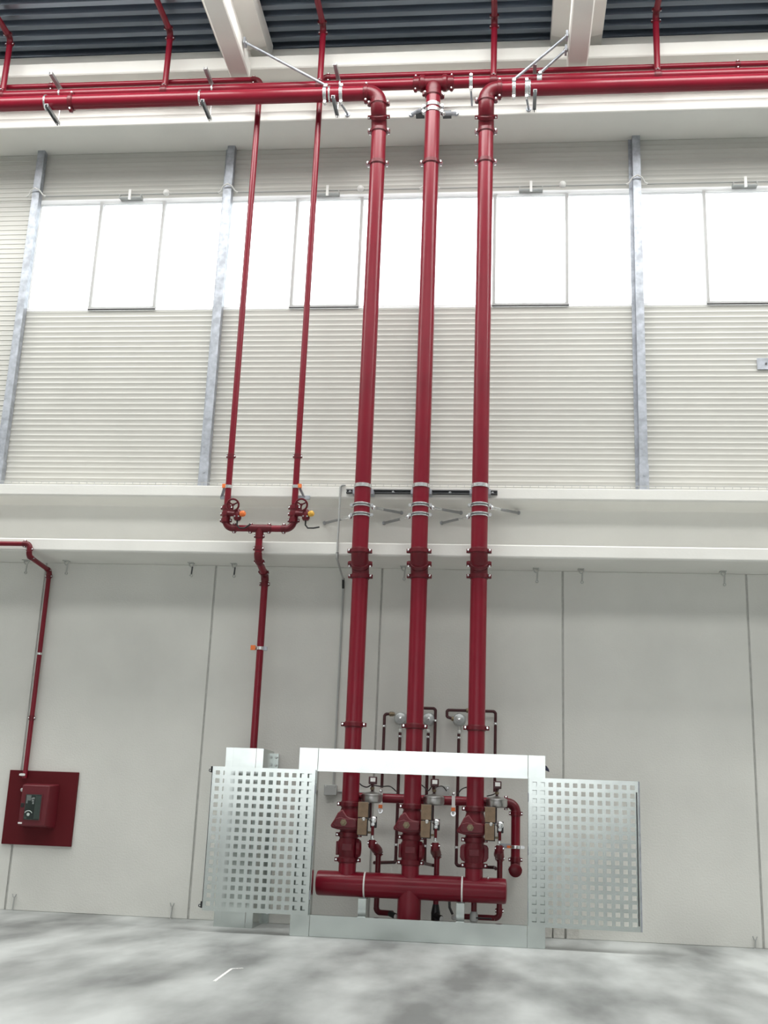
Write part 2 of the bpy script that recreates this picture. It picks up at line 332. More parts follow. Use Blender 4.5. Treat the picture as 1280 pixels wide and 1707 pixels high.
# ================================================================== MAIN RED PIPEWORK
RX = [-1.4928, -.8732, -.2526]; RR = .086; DU, DL, DH = .80, .66, .94
ZH1, ZH2, ZT = 9.20, 9.41, 9.62
SIDE = ['left', 'middle', 'right']
ZC0 = 1.216                                           # coupling on top of the alarm valves
for i, X in enumerate(RX):
    t = thing('riser_pipe', 'thick dark red vertical riser, %s of the three, %s' % (SIDE[i], ['elbowing left at the top', 'ending in a tee at the top', 'elbowing right at the top'][i]), 'pipe', (X, -DL, ZC0), 'thick red risers')
    za, zm, zb = zrow(919, X, DU), zrow(942, X, (DU+DL)/2), zrow(961, X, DL); zj = (za+zb)/2; off = (DU-DL)/2
    ear = X_
    pts = [(X, -DL, ZC0-.02), (X, -DL, zj-off), (X, -DU, zj+off)]
    if i == 1:
        pts.append((X, -DU, ZH2-.15)); run(t, pts, RR, [.15, .15])
    else:
        sd = -1 if i == 0 else 1
        zt1, zt2 = zrow(212, X, DU), zrow(178, X, DH); zj2 = (zt1+zt2)/2
        pts += [(X, -DU, zj2-off), (X, -DH, zj2+off), (X, -DH, ZH1), (X+sd*.16, -DH, ZH1)]
        run(t, pts, RR, [.15, .15, .15, .15, .13])
        coupling(t, (X, -DU, zj2-off-.075), Z_, X_, RR); coupling(t, (X, -(DU+DH)/2, zj2), (0, -1, 1), X_, RR)
        coupling(t, (X, -DH, ZH1-.145), Z_, X_, RR); coupling(t, (X+sd*.15, -DH, ZH1), X_, Z_, RR)
    coupling(t, (X, -DU, za), Z_, X_, RR); coupling(t, (X, -(DU+DL)/2, zj), (0, -1, 1), X_, RR); coupling(t, (X, -DL, zb), Z_, X_, RR)
    coupling(t, (X, -DL, zrow(1211+3*(i-1), X, DL)), Z_, X_, RR)
    coupling(t, (X, -DU, zrow(273.5-1.5*i, X, DU)), Z_, X_, RR)
    if i == 1:                                        # tee on the rear header
        MB().cyl((X-.2, -DU, ZH2), (X+.2, -DU, ZH2), .082, 28).build('tee', REDC, t)
        MB().lathe((X, -DU, ZH2-.165), (0, 0, 1), [(.092, 0), (.092, .05), (.098, .1), (.085, .15)], 28).build('tee_branch', REDC, t)
        coupling(t, (X, -DU, ZH2-.16), Z_, (1, .3, 0), RR)
        for sx in (-1, 1):
            coupling(t, (X+sx*.21, -DU, ZH2), X_, Z_, .070); MB().lathe((X+sx*.10, -DU, ZH2), (sx, 0, 0), [(.088, 0), (.098, .02), (.098, .05), (.082, .07)], 28).build('tee_collar', REDC, t)

# front headers
def header(name, label, x0, x1, z, d, r, cps, ear=Z_):
    t = thing(name, label, 'pipe', ((x0+x1)/2, -d, z-r)); xs = [x0] + sorted(cps) + [x1]
    for a, b in zip(xs[:-1], xs[1:]): MB().cyl((a, -d, z), (b, -d, z), r, 28).build('pipe', RED, t)
    for c in cps: coupling(t, (c, -d, z), X_, ear, r)
    return t
header('header_pipe', 'thick red front header running left from the left riser elbow', -13.0, RX[0]-.165, ZH1, DH, RR, [-5.19, -11.0])
header('header_pipe', 'thick red front header running right from the right riser elbow', RX[2]+.165, 11.0, ZH1, DH, RR, [6.0])
BRX = [-6.156, -4.115, -2.2246, -.1754, 1.6955, 3.70]
h2 = thing('header_pipe', 'red rear header behind and above the front headers, joined to the middle riser', 'pipe', (RX[1], -DU, ZH2-.066))
for a, b in ((-13.0, -6.5), (-6.5, RX[1]-.215), (RX[1]+.215, 4.5), (4.5, 11.0)): MB().cyl((a, -DU, ZH2), (b, -DU, ZH2), .066, 28).build('pipe', RED, h2)
for c in (-6.5, 4.5): coupling(h2, (c, -DU, ZH2), X_, Z_, .066)
for x in BRX: coupling(h2, (x, -DU, ZH2), X_, (0, -.35, 1), .066, name='mechanical_tee', wide=1.5)
# sprinkler branch lines: up from the rear header, then towards the hall under the deck
BTXT = ['at the left edge of the picture', 'left of the left roof beam', 'above the thin risers', 'above the right riser', 'right of the right roof beam', 'beyond the right edge of the picture']
for i, x in enumerate(BRX):
    t = thing('branch_pipe', 'thin red branch pipe climbing to the roof deck, ' + BTXT[i], 'pipe', (x, -DU, ZH2+.06), 'branch pipes up to the roof')
    zb = 10.245
    run(t, [(x, -DU, ZH2+.05), (x, -DU, zb), (x, -14.0, zb)], .036, .075)
    coupling(t, (x, -DU, zb-.085), Z_, X_, .036); coupling(t, (x, -DU-.085, zb), Y_, X_, .036)
# thin pipes running beside the headers
r1 = .034; D3 = .69; TX = [-2.975, -2.236]
for i, (x, xe) in enumerate(((TX[0], -13.0), (TX[1], 11.0))):
    t = thing('riser_pipe', 'thin red riser, %s of the pair, from its handwheel valve up to a horizontal run' % ['left', 'right'][i], 'pipe', (x, -D3, zrow(845, x, D3)), 'thin red risers')
    zv = zrow(841, x, D3)
    run(t, [(x, -D3, zv), (x, -D3, ZT), (xe, -D3, ZT)], r1, .075)
    coupling(t, (x, -D3, zrow(761, x, D3)), Z_, X_, r1); coupling(t, (x, -D3, ZT-.085), Z_, X_, r1); coupling(t, (x + (-.085 if i == 0 else .085), -D3, ZT), X_, Z_, r1)
    for xx in ([-5.6, -8.0] if i == 0 else [2.62, 5.5]): coupling(t, (xx, -D3, ZT), X_, Z_, r1)
# lower manifold of the thin pair: tee, two elbows, single pipe down to the guard
xm = -2.597; zt = zrow(881, xm, D3); rm = .038
t = thing('feed_pipe', 'red pipe forking into a U below the handwheel valves and dropping into the guard', 'pipe', (xm, -.25, 0))
for x in TX:
    sx = 1 if x < xm else -1
    run(t, [(x, -D3, zrow(868, x, D3)), (x, -D3, zt), (xm-sx*.13, -D3, zt)], r1*1.05, .085)
    coupling(t, (x+sx*.10, -D3, zt), X_, Z_, r1*1.05); coupling(t, (xm-sx*.10, -D3, zt), X_, Z_, r1*1.05)
MB().cyl((xm-.1, -D3, zt), (xm+.1, -D3, zt), .043, 24).build('tee', REDC, t)
MB().cyl((xm, -D3, zt), (xm, -D3, zt-.09), .044, 24).build('tee_branch', REDC, t)
coupling(t, (xm, -D3, zt-.085), Z_, X_, rm)
zp, zq, DG = 3.71, 3.60, .27
run(t, [(xm, -D3, zt-.08), (xm, -D3, zp), (xm, -DG, zq), (xm, -DG, .02)], rm, .07, fat=1.12)
coupling(t, (xm, -D3, zp+.10), Z_, X_, rm); coupling(t, (xm, -D3+.09, zp-.022), V((0, .42, -.11)), X_, rm)
coupling(t, (xm, -DG-.09, zq+.022), V((0, .42, -.11)), X_, rm); coupling(t, (xm, -DG, zq-.09), Z_, X_, rm)
# handwheel gate valves
for i, x in enumerate(TX):
    z0 = zrow(857, x, D3)
    t = thing('gate_valve', 'red gate valve with spoked handwheel and %s on the %s thin riser' % (['an orange cap', 'a yellow cap'][i], ['left', 'right'][i]), 'valve', (x, -D3, z0-.1), 'handwheel valves on the thin risers')
    MB().lathe((x, -D3, z0-.085), (0, 0, 1), [(.038, 0), (.040, .02), (.046, .05), (.046, .12), (.040, .15), (.038, .17)], 24).build('body', REDC, t)
    for zz in (z0-.072, z0-.002, z0+.068): coupling(t, (x, -D3, zz), Z_, X_, .043)
    b0 = V((x+.06, -D3-.03, z0)); bx = V((x+.145, -D3-.08, z0-.02))
    MB().cyl(b0-V((.03, 0, 0)), bx, .03, 16).build('bonnet', REDC, t)
    MB().lathe(bx-V((0, 0, .07)), (0, 0, 1), [(.03, 0), (.042, .02), (.042, .08), (.03, .105), (.02, .12)], 18).build('gearbox', REDC, t)
    hc = bx+V((-.045, -.06, .085)); ax = V((.1, -.85, -.3)).normalized(); a, u, v = frame_of(ax)
    hw = MB(); hw.tube([hc+(u*cs(2*math.pi*k/24)+v*sn(2*math.pi*k/24))*.062 for k in range(25)], .0105, 8)
    hwo = hw.build('handwheel', REDC, t)
    for k in range(3):
        q = 2*math.pi*k/3+.5; MB().cyl(hc, hc+(u*cs(q)+v*sn(q))*.06, .008, 8).build('spoke', REDC, hwo)
    MB().cyl(hc+ax*.012, hc-ax*.07, .014, 12).build('hub', REDC, hwo)
    MB().lathe(bx+V((.035, -.02, -.005)), (1, -.3, .1), [(.026, 0), (.032, .012), (.032, .04), (.02, .055)], 16).build('indicator_cap', [ORANGE, AMBER][i], t)
    MB().tube([bx+V((0, 0, -.07)), bx+V((.0, 0, -.12)), bx+V((.03, -.01, -.155)), bx+V((.09, -.01, -.155)), bx+V((.155, -.02, [-.11, -.145][i]))], .009, 8).build('cable_tail', BLACK, t)
    for s_ in (-.02, .022): MB().lathe(bx+V((s_, -.043, -.035)), (0, -1, 0), [(.008, 0), (.008, .008)], 8).build('screw', CHROME, t)
# clips of the thin pair on the middle beam
for i, x in enumerate(TX):
    zc = zrow(812, x, D3)
    t = thing('pipe_clip', 'zinc pipe clip with orange lug holding the %s thin riser to the beam' % ['left', 'right'][i], 'clip', (x, -.62, zc-.1), 'clips of the thin risers')
    MB().ring((x, -D3, zc), Z_, r1, r1+.006, .035, 20).build('band', CHROME, t)
    s_ = -1 if i == 0 else 1
    MB().box(x+s_*.045-.02, x+s_*.045+.02, -D3-.025, -D3+.01, zc-.012, zc+.03).build('lug', ORANGE, t)
    MB().bar((x+s_*.045, -D3, zc-.01), (x+s_*.09, -.61, zc-.10), .03, .008).build('arm', GALV, t)
    MB().box(x-.10 if i == 0 else x-.02, x+.02 if i == 0 else x+.15, -.625, -.6, zc-.115, zc-.075).build('foot', GALV, t)
# clip on the single pipe
zc = zrow(1081, xm, DG)
t = thing('pipe_clip', 'small zinc clip with orange lug halfway up the single thin pipe', 'clip', (xm, -DG, zc-.03))
MB().ring((xm, -DG, zc), Z_, rm, rm+.007, .035, 20).build('band', CHROME, t); MB().box(xm-.10, xm-.05, -DG-.03, -DG, zc-.02, zc+.03).build('lug', ORANGE, t)
MB().box(xm+.03, xm+.075, -DG-.02, -DG+.015, zc-.02, zc+.02).build('bolt_lug', GALV, t); MB().cyl((xm-.06, -DG+.01, zc), (xm-.06, -.005, zc), .008, 8).build('stud', GALV, t)

# big riser supports on the middle beam
zr = zrow(820.5, RX[1], .62)
t = thing('strut_rail', 'dark slotted strut rail on the beam behind the three big risers', 'rail', (RX[1], -.62, zr-.02))
x0, x1 = at(577, 819, .64).x, at(829, 822, .64).x
MB().box(x0, x1, -.606, -.60, zr-.021, zr+.021).box(x0, x1, -.641, -.60, zr+.018, zr+.021).box(x0, x1, -.641, -.60, zr-.021, zr-.018).box(x0, x1, -.641, -.638, zr+.010, zr+.02).box(x0, x1, -.641, -.638, zr-.02, zr-.010).build('channel', DSTRUT, t)
for px_ in (583, 655, 750, 821): MB().lathe((at(px_, 820, .64).x, -.606, zr), (0, -1, 0), [(.016, 0), (.016, .012), (.009, .012), (.009, .032)], 10).build('bolt', CHROME, t)
def clampring(parent, c, axis, r, wd=.045, name='ring', m=None, ear=None):
    b = MB().ring(c, axis, r, r+.009, wd, 28); c = V(c)
    o = b.build(name, m or CHROME, parent)
    if ear:
        e = V(ear).normalized()
        for s_ in (-1, 1):
            MB().cyl(c+e*s_*(r+.022)-Y_*.03, c+e*s_*(r+.022)+Y_*.03, .017, 12).build('lug', m or CHROME, o)
    return o
for i, X in enumerate(RX):
    zc = zrow(811, X, DU)
    t = thing('pipe_clamp', 'flat zinc strap clamp fixing the %s big riser to the strut rail' % SIDE[i], 'clamp', (X, -DU, zc-.02), 'strap clamps on the strut rail')
    clampring(t, (X, -DU, zc), Z_, RR, .04, 'strap')
    for s_ in (-1, 1): MB().box(X+s_*.09-.02, X+s_*.09+.02, -DU+.03, -.642, zc-.07, zc-.02).build('foot', GALV, t)
    for k, (ro, sgn, ex, ey) in enumerate(((843, 1, 56, 12), (859, -1, -49, 13))):
        zc = zrow(ro, X, DU); ph = at([601, 700, 796][i], ro, DU)
        t = thing('sway_brace', '%s sway brace on the %s big riser, its arm reaching back to the %s' % (['upper', 'lower'][k], SIDE[i], ['right', 'left'][k]), 'brace', (X, -DU, zc-.02), 'sway braces on the big risers')
        clampring(t, (X, -DU, zc), Z_, RR, .04, 'ring', ear=X_)
        clampring(t, (X, -DU, zc), Z_, RR+.004, .012, 'slot', DSTRUT)
        h0 = V((X+sgn*.125, -DU+.02, zc-.015)); en = at([601, 700, 796][i]+ex*1.22, ro+ey, .335)
        MB().ball(h0, .026).build('pivot', CHROME, t); dd = (en-h0)
        MB().cyl(h0, h0+dd*.3, .017, 12).build('socket', CHROME, t)
        MB().cyl(h0+dd*.1, en, .0145, 12).build('arm', STRUT, t); MB().cyl(en+V((0, .01, 0)), en-V((0, .02, 0)), .019, 14).build('anchor_foot', STRUT, t)

# hangers of the headers on the top beam
def hanger(label, x, rings=True, dfront=1.07):
    t = thing('header_hanger', label, 'bracket', (x, -.4, 9.46), 'cantilever hangers of the headers')
    up = MB(); za = 9.525
    up.box(x-.02, x+.02, -dfront, -.40, za-.021, za-.017).box(x-.02, x-.017, -dfront, -.40, za-.017, za+.02).box(x+.017, x+.02, -dfront, -.40, za-.017, za+.02)
    up.build('upper_channel', STRUT, t)
    zb = 9.085; lo = MB().box(x-.02, x+.02, -1.06, -.68, zb+.014, zb+.018).box(x-.02, x-.017, -1.06, -.68, zb-.02, zb+.014).box(x+.017, x+.02, -1.06, -.68, zb-.02, zb+.014); lo.build('lower_channel', STRUT, t)
    for dd in (-.70,): MB().cyl((x, dd, zb-.03), (x, dd, za+.03), .0065, 8).build('threaded_rod', CHROME, t)
    if rings: clampring(t, (x-.06, -DH, ZH1), X_, RR, .022, 'strap', CHROME)
    clampring(t, (x+.035, -DU, ZH2), X_, .066, .02, 'strap', CHROME)
    return t
hanger('zinc cantilever hanger of the headers nearest the left edge', at(84, 130, 1.05).x)
hanger('zinc cantilever hanger of the headers left of the left roof beam', at(341, 130, 1.05).x)
hanger('zinc cantilever hanger of the headers just left of the left elbow', at(557, 130, 1.05).x)
hanger('zinc cantilever hanger of the headers below the right roof beam', at(892, 110, 1.05).x, dfront=.955)
def longbrace(label, p0, p1, ring=None, rr=RR):
    t = thing('diagonal_brace', label, 'brace', p1); MB().cyl(p0, p1, .0165, 14).build('rod', GALV, t)
    d = (V(p1)-V(p0)).normalized()
    for p in (p0, p1): MB().ball(p, .028).build('swivel', CHROME, t)
    MB().box(p0[0]-.012, p0[0]+.012, p0[1]-.05, p0[1]+.05, p0[2]-.04, p0[2]+.04).build('foot_plate', GALV, t)
    if ring:
        clampring(t, ring, X_, rr, .04, 'ring', ear=Z_)
longbrace('long zinc brace from the left roof beam down to the left front header', (-3.10, -1.06, 9.86), (-2.125, -DH, ZH1+.125), (-2.125, -DH, ZH1))
longbrace('longer of two zinc braces from the right roof beam to the right front header', (.655, -1.08, 9.78), (.06, -DH, ZH1+.125), (.06, -DH, ZH1))
longbrace('shorter of two zinc braces from the right roof beam, reaching the rear header', (.655, -.86, 9.76), (.36, -DU, ZH2+.095), (.36, -DU, ZH2), .066)
for lab, x in (('zinc ring clamp with a drop foot on the left front header by its elbow', -1.935), ('zinc ring clamp with a drop foot on the right front header by its elbow', .205)):
    t = thing('pipe_clamp', lab, 'clamp', (x, -DH, ZH1-.1)); clampring(t, (x, -DH, ZH1), X_, RR, .04, 'ring', ear=Z_)
    e = V((x+.03, -.62, ZH1-.04)); MB().cyl((x, -DH+.02, ZH1-.115), e, .013, 10).build('arm', GALV, t); MB().cyl(e, e+V((0, .02, 0)), .03, 12).build('anchor_foot', GALV, t)
xk = at(785, 140, .8).x
t = thing('pipe_clamp', 'zinc ring clamp on the rear header between the middle tee and the right elbow', 'clamp', (xk, -DU, ZH2-.1)); clampring(t, (xk, -DU, ZH2), X_, .066, .04, 'ring', ear=Z_)
MB().cyl((xk, -DU+.02, ZH2-.09), (xk+.01, -.62, ZH2-.19), .012, 10).build('arm', GALV, t)
# clamps and two arms at the head of the middle riser
X = RX[1]
for k, ro in enumerate((178, 187)):
    zc = zrow(ro, X, DU); sg = (-1, 1)[k]
    t = thing('sway_brace', '%s sway brace at the head of the middle riser, its arm reaching %s' % (['upper', 'lower'][k], ['left', 'right'][k]), 'brace', (X, -DU, zc-.03), 'sway braces below the tee')
    clampring(t, (X, -DU, zc), Z_, RR, .045, 'ring', ear=X_)
    h0 = V((X+sg*.12, -DU+.02, zc-.01)); en = at([685, 760][k], 206, .61); en.z = max(en.z, ZS2+.03)
    MB().ball(h0, .03).build('pivot', CHROME, t); MB().cyl(h0, en, .024, 12).build('arm', GALV, t); MB().cyl(en+V((0, .01, 0)), en-V((0, .03, 0)), .03, 12).build('anchor_foot', GALV, t)
    q = at([700, 745][k], 190, .66); MB().box(q.x-.05, q.x+.05, -.70, -.60, q.z-.022, q.z+.022).build('strut_stub', DSTRUT, t)

# fire hose pipe at the left
x = -5.15; rp = .026
t = thing('hose_feed_pipe', 'slim red pipe along the left beam that drops down the wall to the hose cabinet', 'pipe', (x, -.06, 1.44))
run(t, [(-13.0, -.65, 3.835), (x, -.65, 3.835), (x, -.65, 3.70), (x, -.058, 3.665), (x, -.058, 1.36)], rp, .05, fat=1.2, n=16)
for c, a in (((x-.06, -.65, 3.835), X_), ((x, -.65, 3.775), Z_), ((x, -.59, 3.697), Y_), ((x, -.115, 3.668), Y_), ((x, -.058, 3.60), Z_), ((x, -.058, zrow(1197, x, .06)), Z_)):
    coupling(t, c, a, X_ if abs(a.x) < .5 else Z_, rp)
zc = zrow(1090, x, .06); t = thing('pipe_clip', 'tiny zinc clip on the slim hose cabinet pipe', 'clip', (x, -.03, zc-.02)); MB().ring((x, -.058, zc), Z_, rp, rp+.006, .025, 16).build('band', CHROME, t); MB().cyl((x, -.035, zc), (x, .0, zc), .006, 8).build('stud', GALV, t)

# ================================================================== VALVE STATION
MX0, MX1, MZ, MR = -1.781, .056, .462, .118
t = thing('manifold_pipe', 'fat red horizontal manifold with three stubs and a foot, behind the bottom rail', 'manifold', (RX[1], -DL, 0))
MB().lathe((MX0, -DL, MZ), X_, [(.02, -.012), (MR*.7, -.010), (MR*.95, .0), (MR, .018), (MR, MX1-MX0-.018), (MR*.95, MX1-MX0), (MR*.7, MX1-MX0+.01), (.02, MX1-MX0+.012)], 36).build('barrel', RED, t)
MB().cyl((RX[1], -DL, .004), (RX[1], -DL, MZ), MR*.97, 36).build('foot_pipe', RED, t)
for X in RX: MB().cyl((X, -DL, MZ), (X, -DL, .69), RR, 28).build('stub', RED, t)
MB().lathe((-.115, -DL-.03, MZ+.112), Z_, [(.012, 0), (.012, .016)], 10).build('plug', CHROME, t)
for k, x in enumerate((-1.322, -.374)):
    t = thing('pipe_support', 'grey sheet pedestal under the %s half of the manifold' % ['left', 'right'][k], 'support', (x, -.66, 0), 'manifold supports')
    MB().box(x-.04, x+.036, -.73, -.726, 0, .338).box(x+.032, x+.036, -.726, -.58, 0, .338).box(x-.04, x+.036, -.726, -.58, .334, .338).build('bracket', SHEET, t)
    t = thing('pipe_strap', 'thin pale steel strap around the %s half of the manifold' % ['left', 'right'][k], 'strap', (x+.01, -.66, MZ-MR), 'manifold straps')
    MB().ring((x+.01, -DL, MZ), X_, MR, MR+.004, .016, 36).build('band', WHITE, t); MB().box(x+.0, x+.02, -DL-.02, -DL+.02, MZ-MR-.012, MZ-MR).build('buckle', GALV, t)

for i, X in enumerate(RX):
    S = SIDE[i]; y0 = -DL
    # alarm valve
    t = thing('alarm_valve', 'lumpy red cast alarm valve with a bronze plug below the %s riser' % S, 'valve', (X, y0, .90), 'alarm valves')
    MB().lathe((X, y0, .93), Z_, [(RR, 0), (RR*1.02, .03), (RR*1.22, .06), (RR*1.25, .16), (RR*1.1, .22), (RR, .25), (RR, .285)], 28).build('core', REDC, t)
    pol = [(-.06, 1.165), (-.105, 1.13), (-.14, 1.06), (-.172, 1.012), (-.165, .988), (-.10, .972), (.0, .966), (.09, .975), (.105, 1.0), (.105, 1.07), (.075, 1.085), (.03, 1.085), (-.01, 1.10)]
    MB().prism([(X+a, y0-.115, z) for a, z in pol], (0, .16, 0)).build('body', REDC, t, bevel=.02)
    pol2 = [(-.125, 1.075), (-.145, 1.02), (-.12, .99), (.08, .99), (.092, 1.01), (.09, 1.065), (.05, 1.078), (-.03, 1.078), (-.07, 1.09)]
    co = MB().prism([(X+a, y0-.137, z) for a, z in pol2], (0, .03, 0)).build('cover', REDC, t, bevel=.008)
    for a, z in ((-.115, 1.05), (-.115, 1.01), (.07, 1.05), (.07, 1.008)): MB().lathe((X+a, y0-.137, z), (0, -1, 0), [(.011, 0), (.011, .01)], 6).build('cover_bolt', REDC, co)
    MB().lathe((X-.04, y0-.137, 1.04), (0, -1, 0), [(.034, 0), (.034, .006), (.022, .008), (.018, .022)], 6).build('plug', BRONZE, t)
    coupling(t, (X, y0, ZC0), Z_, X_, RR); coupling(t, (X, y0, .925), Z_, X_, RR)
    # shut-off valve
    t = thing('check_valve', 'bulging red check valve between the %s alarm valve and the manifold' % S, 'valve', (X, y0, .69), 'check valves')
    MB().lathe((X, y0, .685), Z_, [(RR, 0), (RR, .03), (RR*1.16, .06), (RR*1.24, .10), (RR*1.24, .17), (RR*1.05, .20), (RR, .235)], 28).build('body', REDC, t)
    if i != 2:
        MB().lathe((X+.07, y0-.02, .80), (1, .25, 0), [(.095, 0), (.095, .03), (.075, .055), (.03, .06)], 10).build('side_cover', REDC, t)
        MB().box(X-.117, X-.09, y0-.04, y0+.05, .73, .86).build('rib', REDC, t, bevel=.006)
    else:
        for s_ in (-1, 1):
            MB().prism([(X+s_*a, y0-.04, z) for a, z in ((.08, .89), (.125, .875), (.137, .85), (.137, .76), (.12, .73), (.08, .715))], (0, .08, 0)).build('side_cover', REDC, t, bevel=.008)
    MB().box(X-.05, X+.05, y0-.113, y0-.095, .775, .84).build('cast_plate', REDC, t, bevel=.005)
    coupling(t, (X, y0, .688), Z_, X_, RR)
    # retard chamber with pressure switch on top
    xd, yd = X+.212, -.63
    t = thing('retard_chamber', 'squat grey metal retard chamber right of the %s riser' % S, 'chamber', (xd, yd, 1.235), 'retard chambers')
    MB().lathe((xd, yd, 1.236), Z_, [(.075, 0), (.1, .012), (.104, .03), (.104, .07), (.098, .088), (.07, .1), (.03, .106), (.022, .112)], 32).build('drum', DRUM, t)
    MB().ring((xd, yd, 1.312), Z_, .10, .107, .012, 32).build('rim', DRUM, t)
    MB().cyl((xd, yd, 1.345), (xd, yd, 1.42), .013, 12).build('neck', REDD, t); MB().lathe((xd, yd, 1.365), Z_, [(.02, 0), (.024, .01), (.02, .025)], 6).build('union', BRONZE, t)
    MB().cyl((xd-.01, yd, 1.238), (xd-.01, yd, 1.08), .013, 12).build('drain_tube', REDD, t)
    MB().cyl((X+.07, yd+.02, 1.29), (xd-.09, yd+.01, 1.29), .022, 14).build('inlet', REDC, t)
    t = thing('pressure_switch', 'dark red pressure switch with white label above the %s retard chamber' % S, 'switch', (xd+.004, yd, 1.42), 'pressure switches')
    MB().box(xd-.036, xd+.044, yd-.04, yd+.03, 1.418, 1.492).build('housing', REDD, t, bevel=.006)
    MB().box(xd-.018, xd+.032, yd-.0425, yd-.04, 1.442, 1.48).build('label_plate', WHITE, t)
    # brown tags
    for k, (dx, z, hw, hh) in enumerate(((.150, 1.168, .05, .072), (.146, 1.008, .046, .078))):
        t = thing('instruction_tag', 'brown kraft tag, %s of the two beside the %s alarm valve' % (['upper', 'lower'][k], S), 'tag', (X+dx, -.79, z-hh), 'brown tags on the valve trim')
        MB().box(X+dx-hw, X+dx+hw, -.815, -.785, z-hh, z+hh).build('board', BROWN, t, bevel=.005)
        MB().box(X+dx-hw+.004, X+dx+hw+.008, -.783, -.765, z-hh-.008, z+hh-.01).build('back_plate', BLACK, t)
        MB().cyl((X+dx, -.767, z), (X+dx, -.70, z), .011, 10).build('stand_off', CHROME, t)
        if k == 0: MB().lathe((X+dx+.01, -.80, z-hh-.016), (0, -1, 0), [(.018, 0), (.018, .02), (.01, .026)], 12).build('knob', DRUM, t)
    # silver test valve with red lever
    xv, yv = X+.246, -.74
    t = thing('ball_valve', 'small silver ball valve with a red lever right of the %s alarm valve' % S, 'valve', (xv, yv, .88), 'silver ball valves')
    MB().box(xv-.028, xv+.034, yv+.0, yv+.045, 1.0, 1.108).build('mount', BLACK, t, bevel=.005)
    MB().lathe((xv, yv+.02, 1.075), (0, -1, 0), [(.034, 0), (.036, .02), (.026, .034), (.012, .04)], 16).build('ball_body', CHROME, t)
    MB().cyl((xv-.075, yv+.01, 1.082), (xv-.02, yv+.01, 1.078), .012, 10).build('side_stem', CHROME, t)
    MB().lathe((xv, yv, 1.035), (0, -1, 0), [(.019, 0), (.019, .03), (.009, .034)], 14).build('nut', CHROME, t)
    MB().box(xv-.013, xv+.013, yv-.03, yv-.018, .93, 1.04).build('lever', REDP, t, bevel=.004)
    MB().cyl((xv-.004, yv+.022, .87), (xv-.004, yv+.022, 1.0), .017, 12).build('tail_pipe', CHROME, t); MB().lathe((xv-.004, yv+.022, .872), Z_, [(.024, 0), (.026, .01), (.022, .03)], 6).build('union', CHROME, t)
    MB().cyl((X+.10, yv+.03, .955), (xv-.02, yv+.03, .955), .011, 10).build('cross_tube', BRONZE, t); MB().ball((X+.18, yv+.02, .955), .022).build('cross_valve', BRONZE, t)
    # drain line
    pxs = [(630, 1440), (728, 1440), (833, 1440)][i]; q = at(*pxs, .48); xq, yq = q.x, -.48; zt_ = .872
    t = thing('drain_pipe', 'dark red drain pipe with angle valve right of the %s check valve' % S, 'pipe', (xq, yq, .03), 'drain pipes')
    ax_ = xv-.004
    MB().tube([(ax_, yv+.022, zt_), (ax_, yv+.03, .84), (xq-.01, (yv+yq)/2, .80), (xq, yq, .78), (xq, yq, .74)], .04, 16, rs=[.032, .042, .05, .042, .032]).build('angle_valve', REDC, t)
    coupling(t, (ax_, yv+.022, .858), Z_, X_, .03); coupling(t, (xq, yq, .755), Z_, (1, .4, 0), .03)
    zl = .20
    if i == 0: run(t, [(xq, yq, .76), (xq, yq, zl), (xq+.17, yq-.06, zl)], .027, .045, REDC); end = V((xq+.17, yq-.06, zl))
    elif i == 1: MB().cyl((xq, yq, .76), (xq, yq, .05), .027, 16).build('pipe', RED, t); MB().lathe((xq, yq, .05), Z_, [(.04, 0), (.045, .17), (.03, .25)], 14).build('rubber_boot', BLACK, t); end = V((xq+.03, yq-.05, .20))
    else: run(t, [(xq, yq, .76), (xq, yq, zl), (xq-.36, yq, zl)], .027, .045, REDC); end = None; coupling(t, (xq, yq, zl+.07), Z_, X_, .027)
    if end:
        MB().cyl(end-V((.03, 0, 0)), end+V((.03, -.04, -.02)), .028, 14).build('black_cap', BLACK, t); MB().lathe(end+V((.03, -.04, -.02)), (.3, -1, -.2), [(.022, 0), (.022, .012), (.012, .016)], 12).build('white_tip', WHITE, t)
# extra test fitting under the right end of the manifold
q = at(790, 1512, .60)
t = thing('test_valve', 'small zinc test valve with black lever hanging under the right end of the manifold', 'valve', (q.x, -.60, .04))
MB().cyl((q.x, -.60, .36), (q.x, -.60, .26), .028, 14).build('nipple', REDC, t); MB().lathe((q.x, -.60, .16), Z_, [(.028, 0), (.04, .015), (.04, .075), (.03, .1)], 14).build('body', GREYB, t); MB().bar((q.x+.02, -.625, .205), (q.x+.17, -.64, .205), .016, .012).build('lever', BLACK, t); MB().cyl((q.x, -.6, .16), (q.x, -.6, .06), .02, 12).build('tail', BLACK, t)
q = at(757, 1525, .52)
t = thing('hose_end', 'black hose tail with white tip left of the right manifold pedestal', 'hose', (q.x, -.5, .05)); MB().tube([(q.x-.06, -.3, .36), (q.x-.05, -.42, .27), (q.x-.02, -.48, .22), (q.x, -.52, .19)], .013, 10).build('hose', BLACK, t); MB().lathe((q.x, -.52, .19), (.2, -1, -.2), [(.026, -.03), (.028, 0), (.018, .02)], 12).build('tip', WHITE, t)
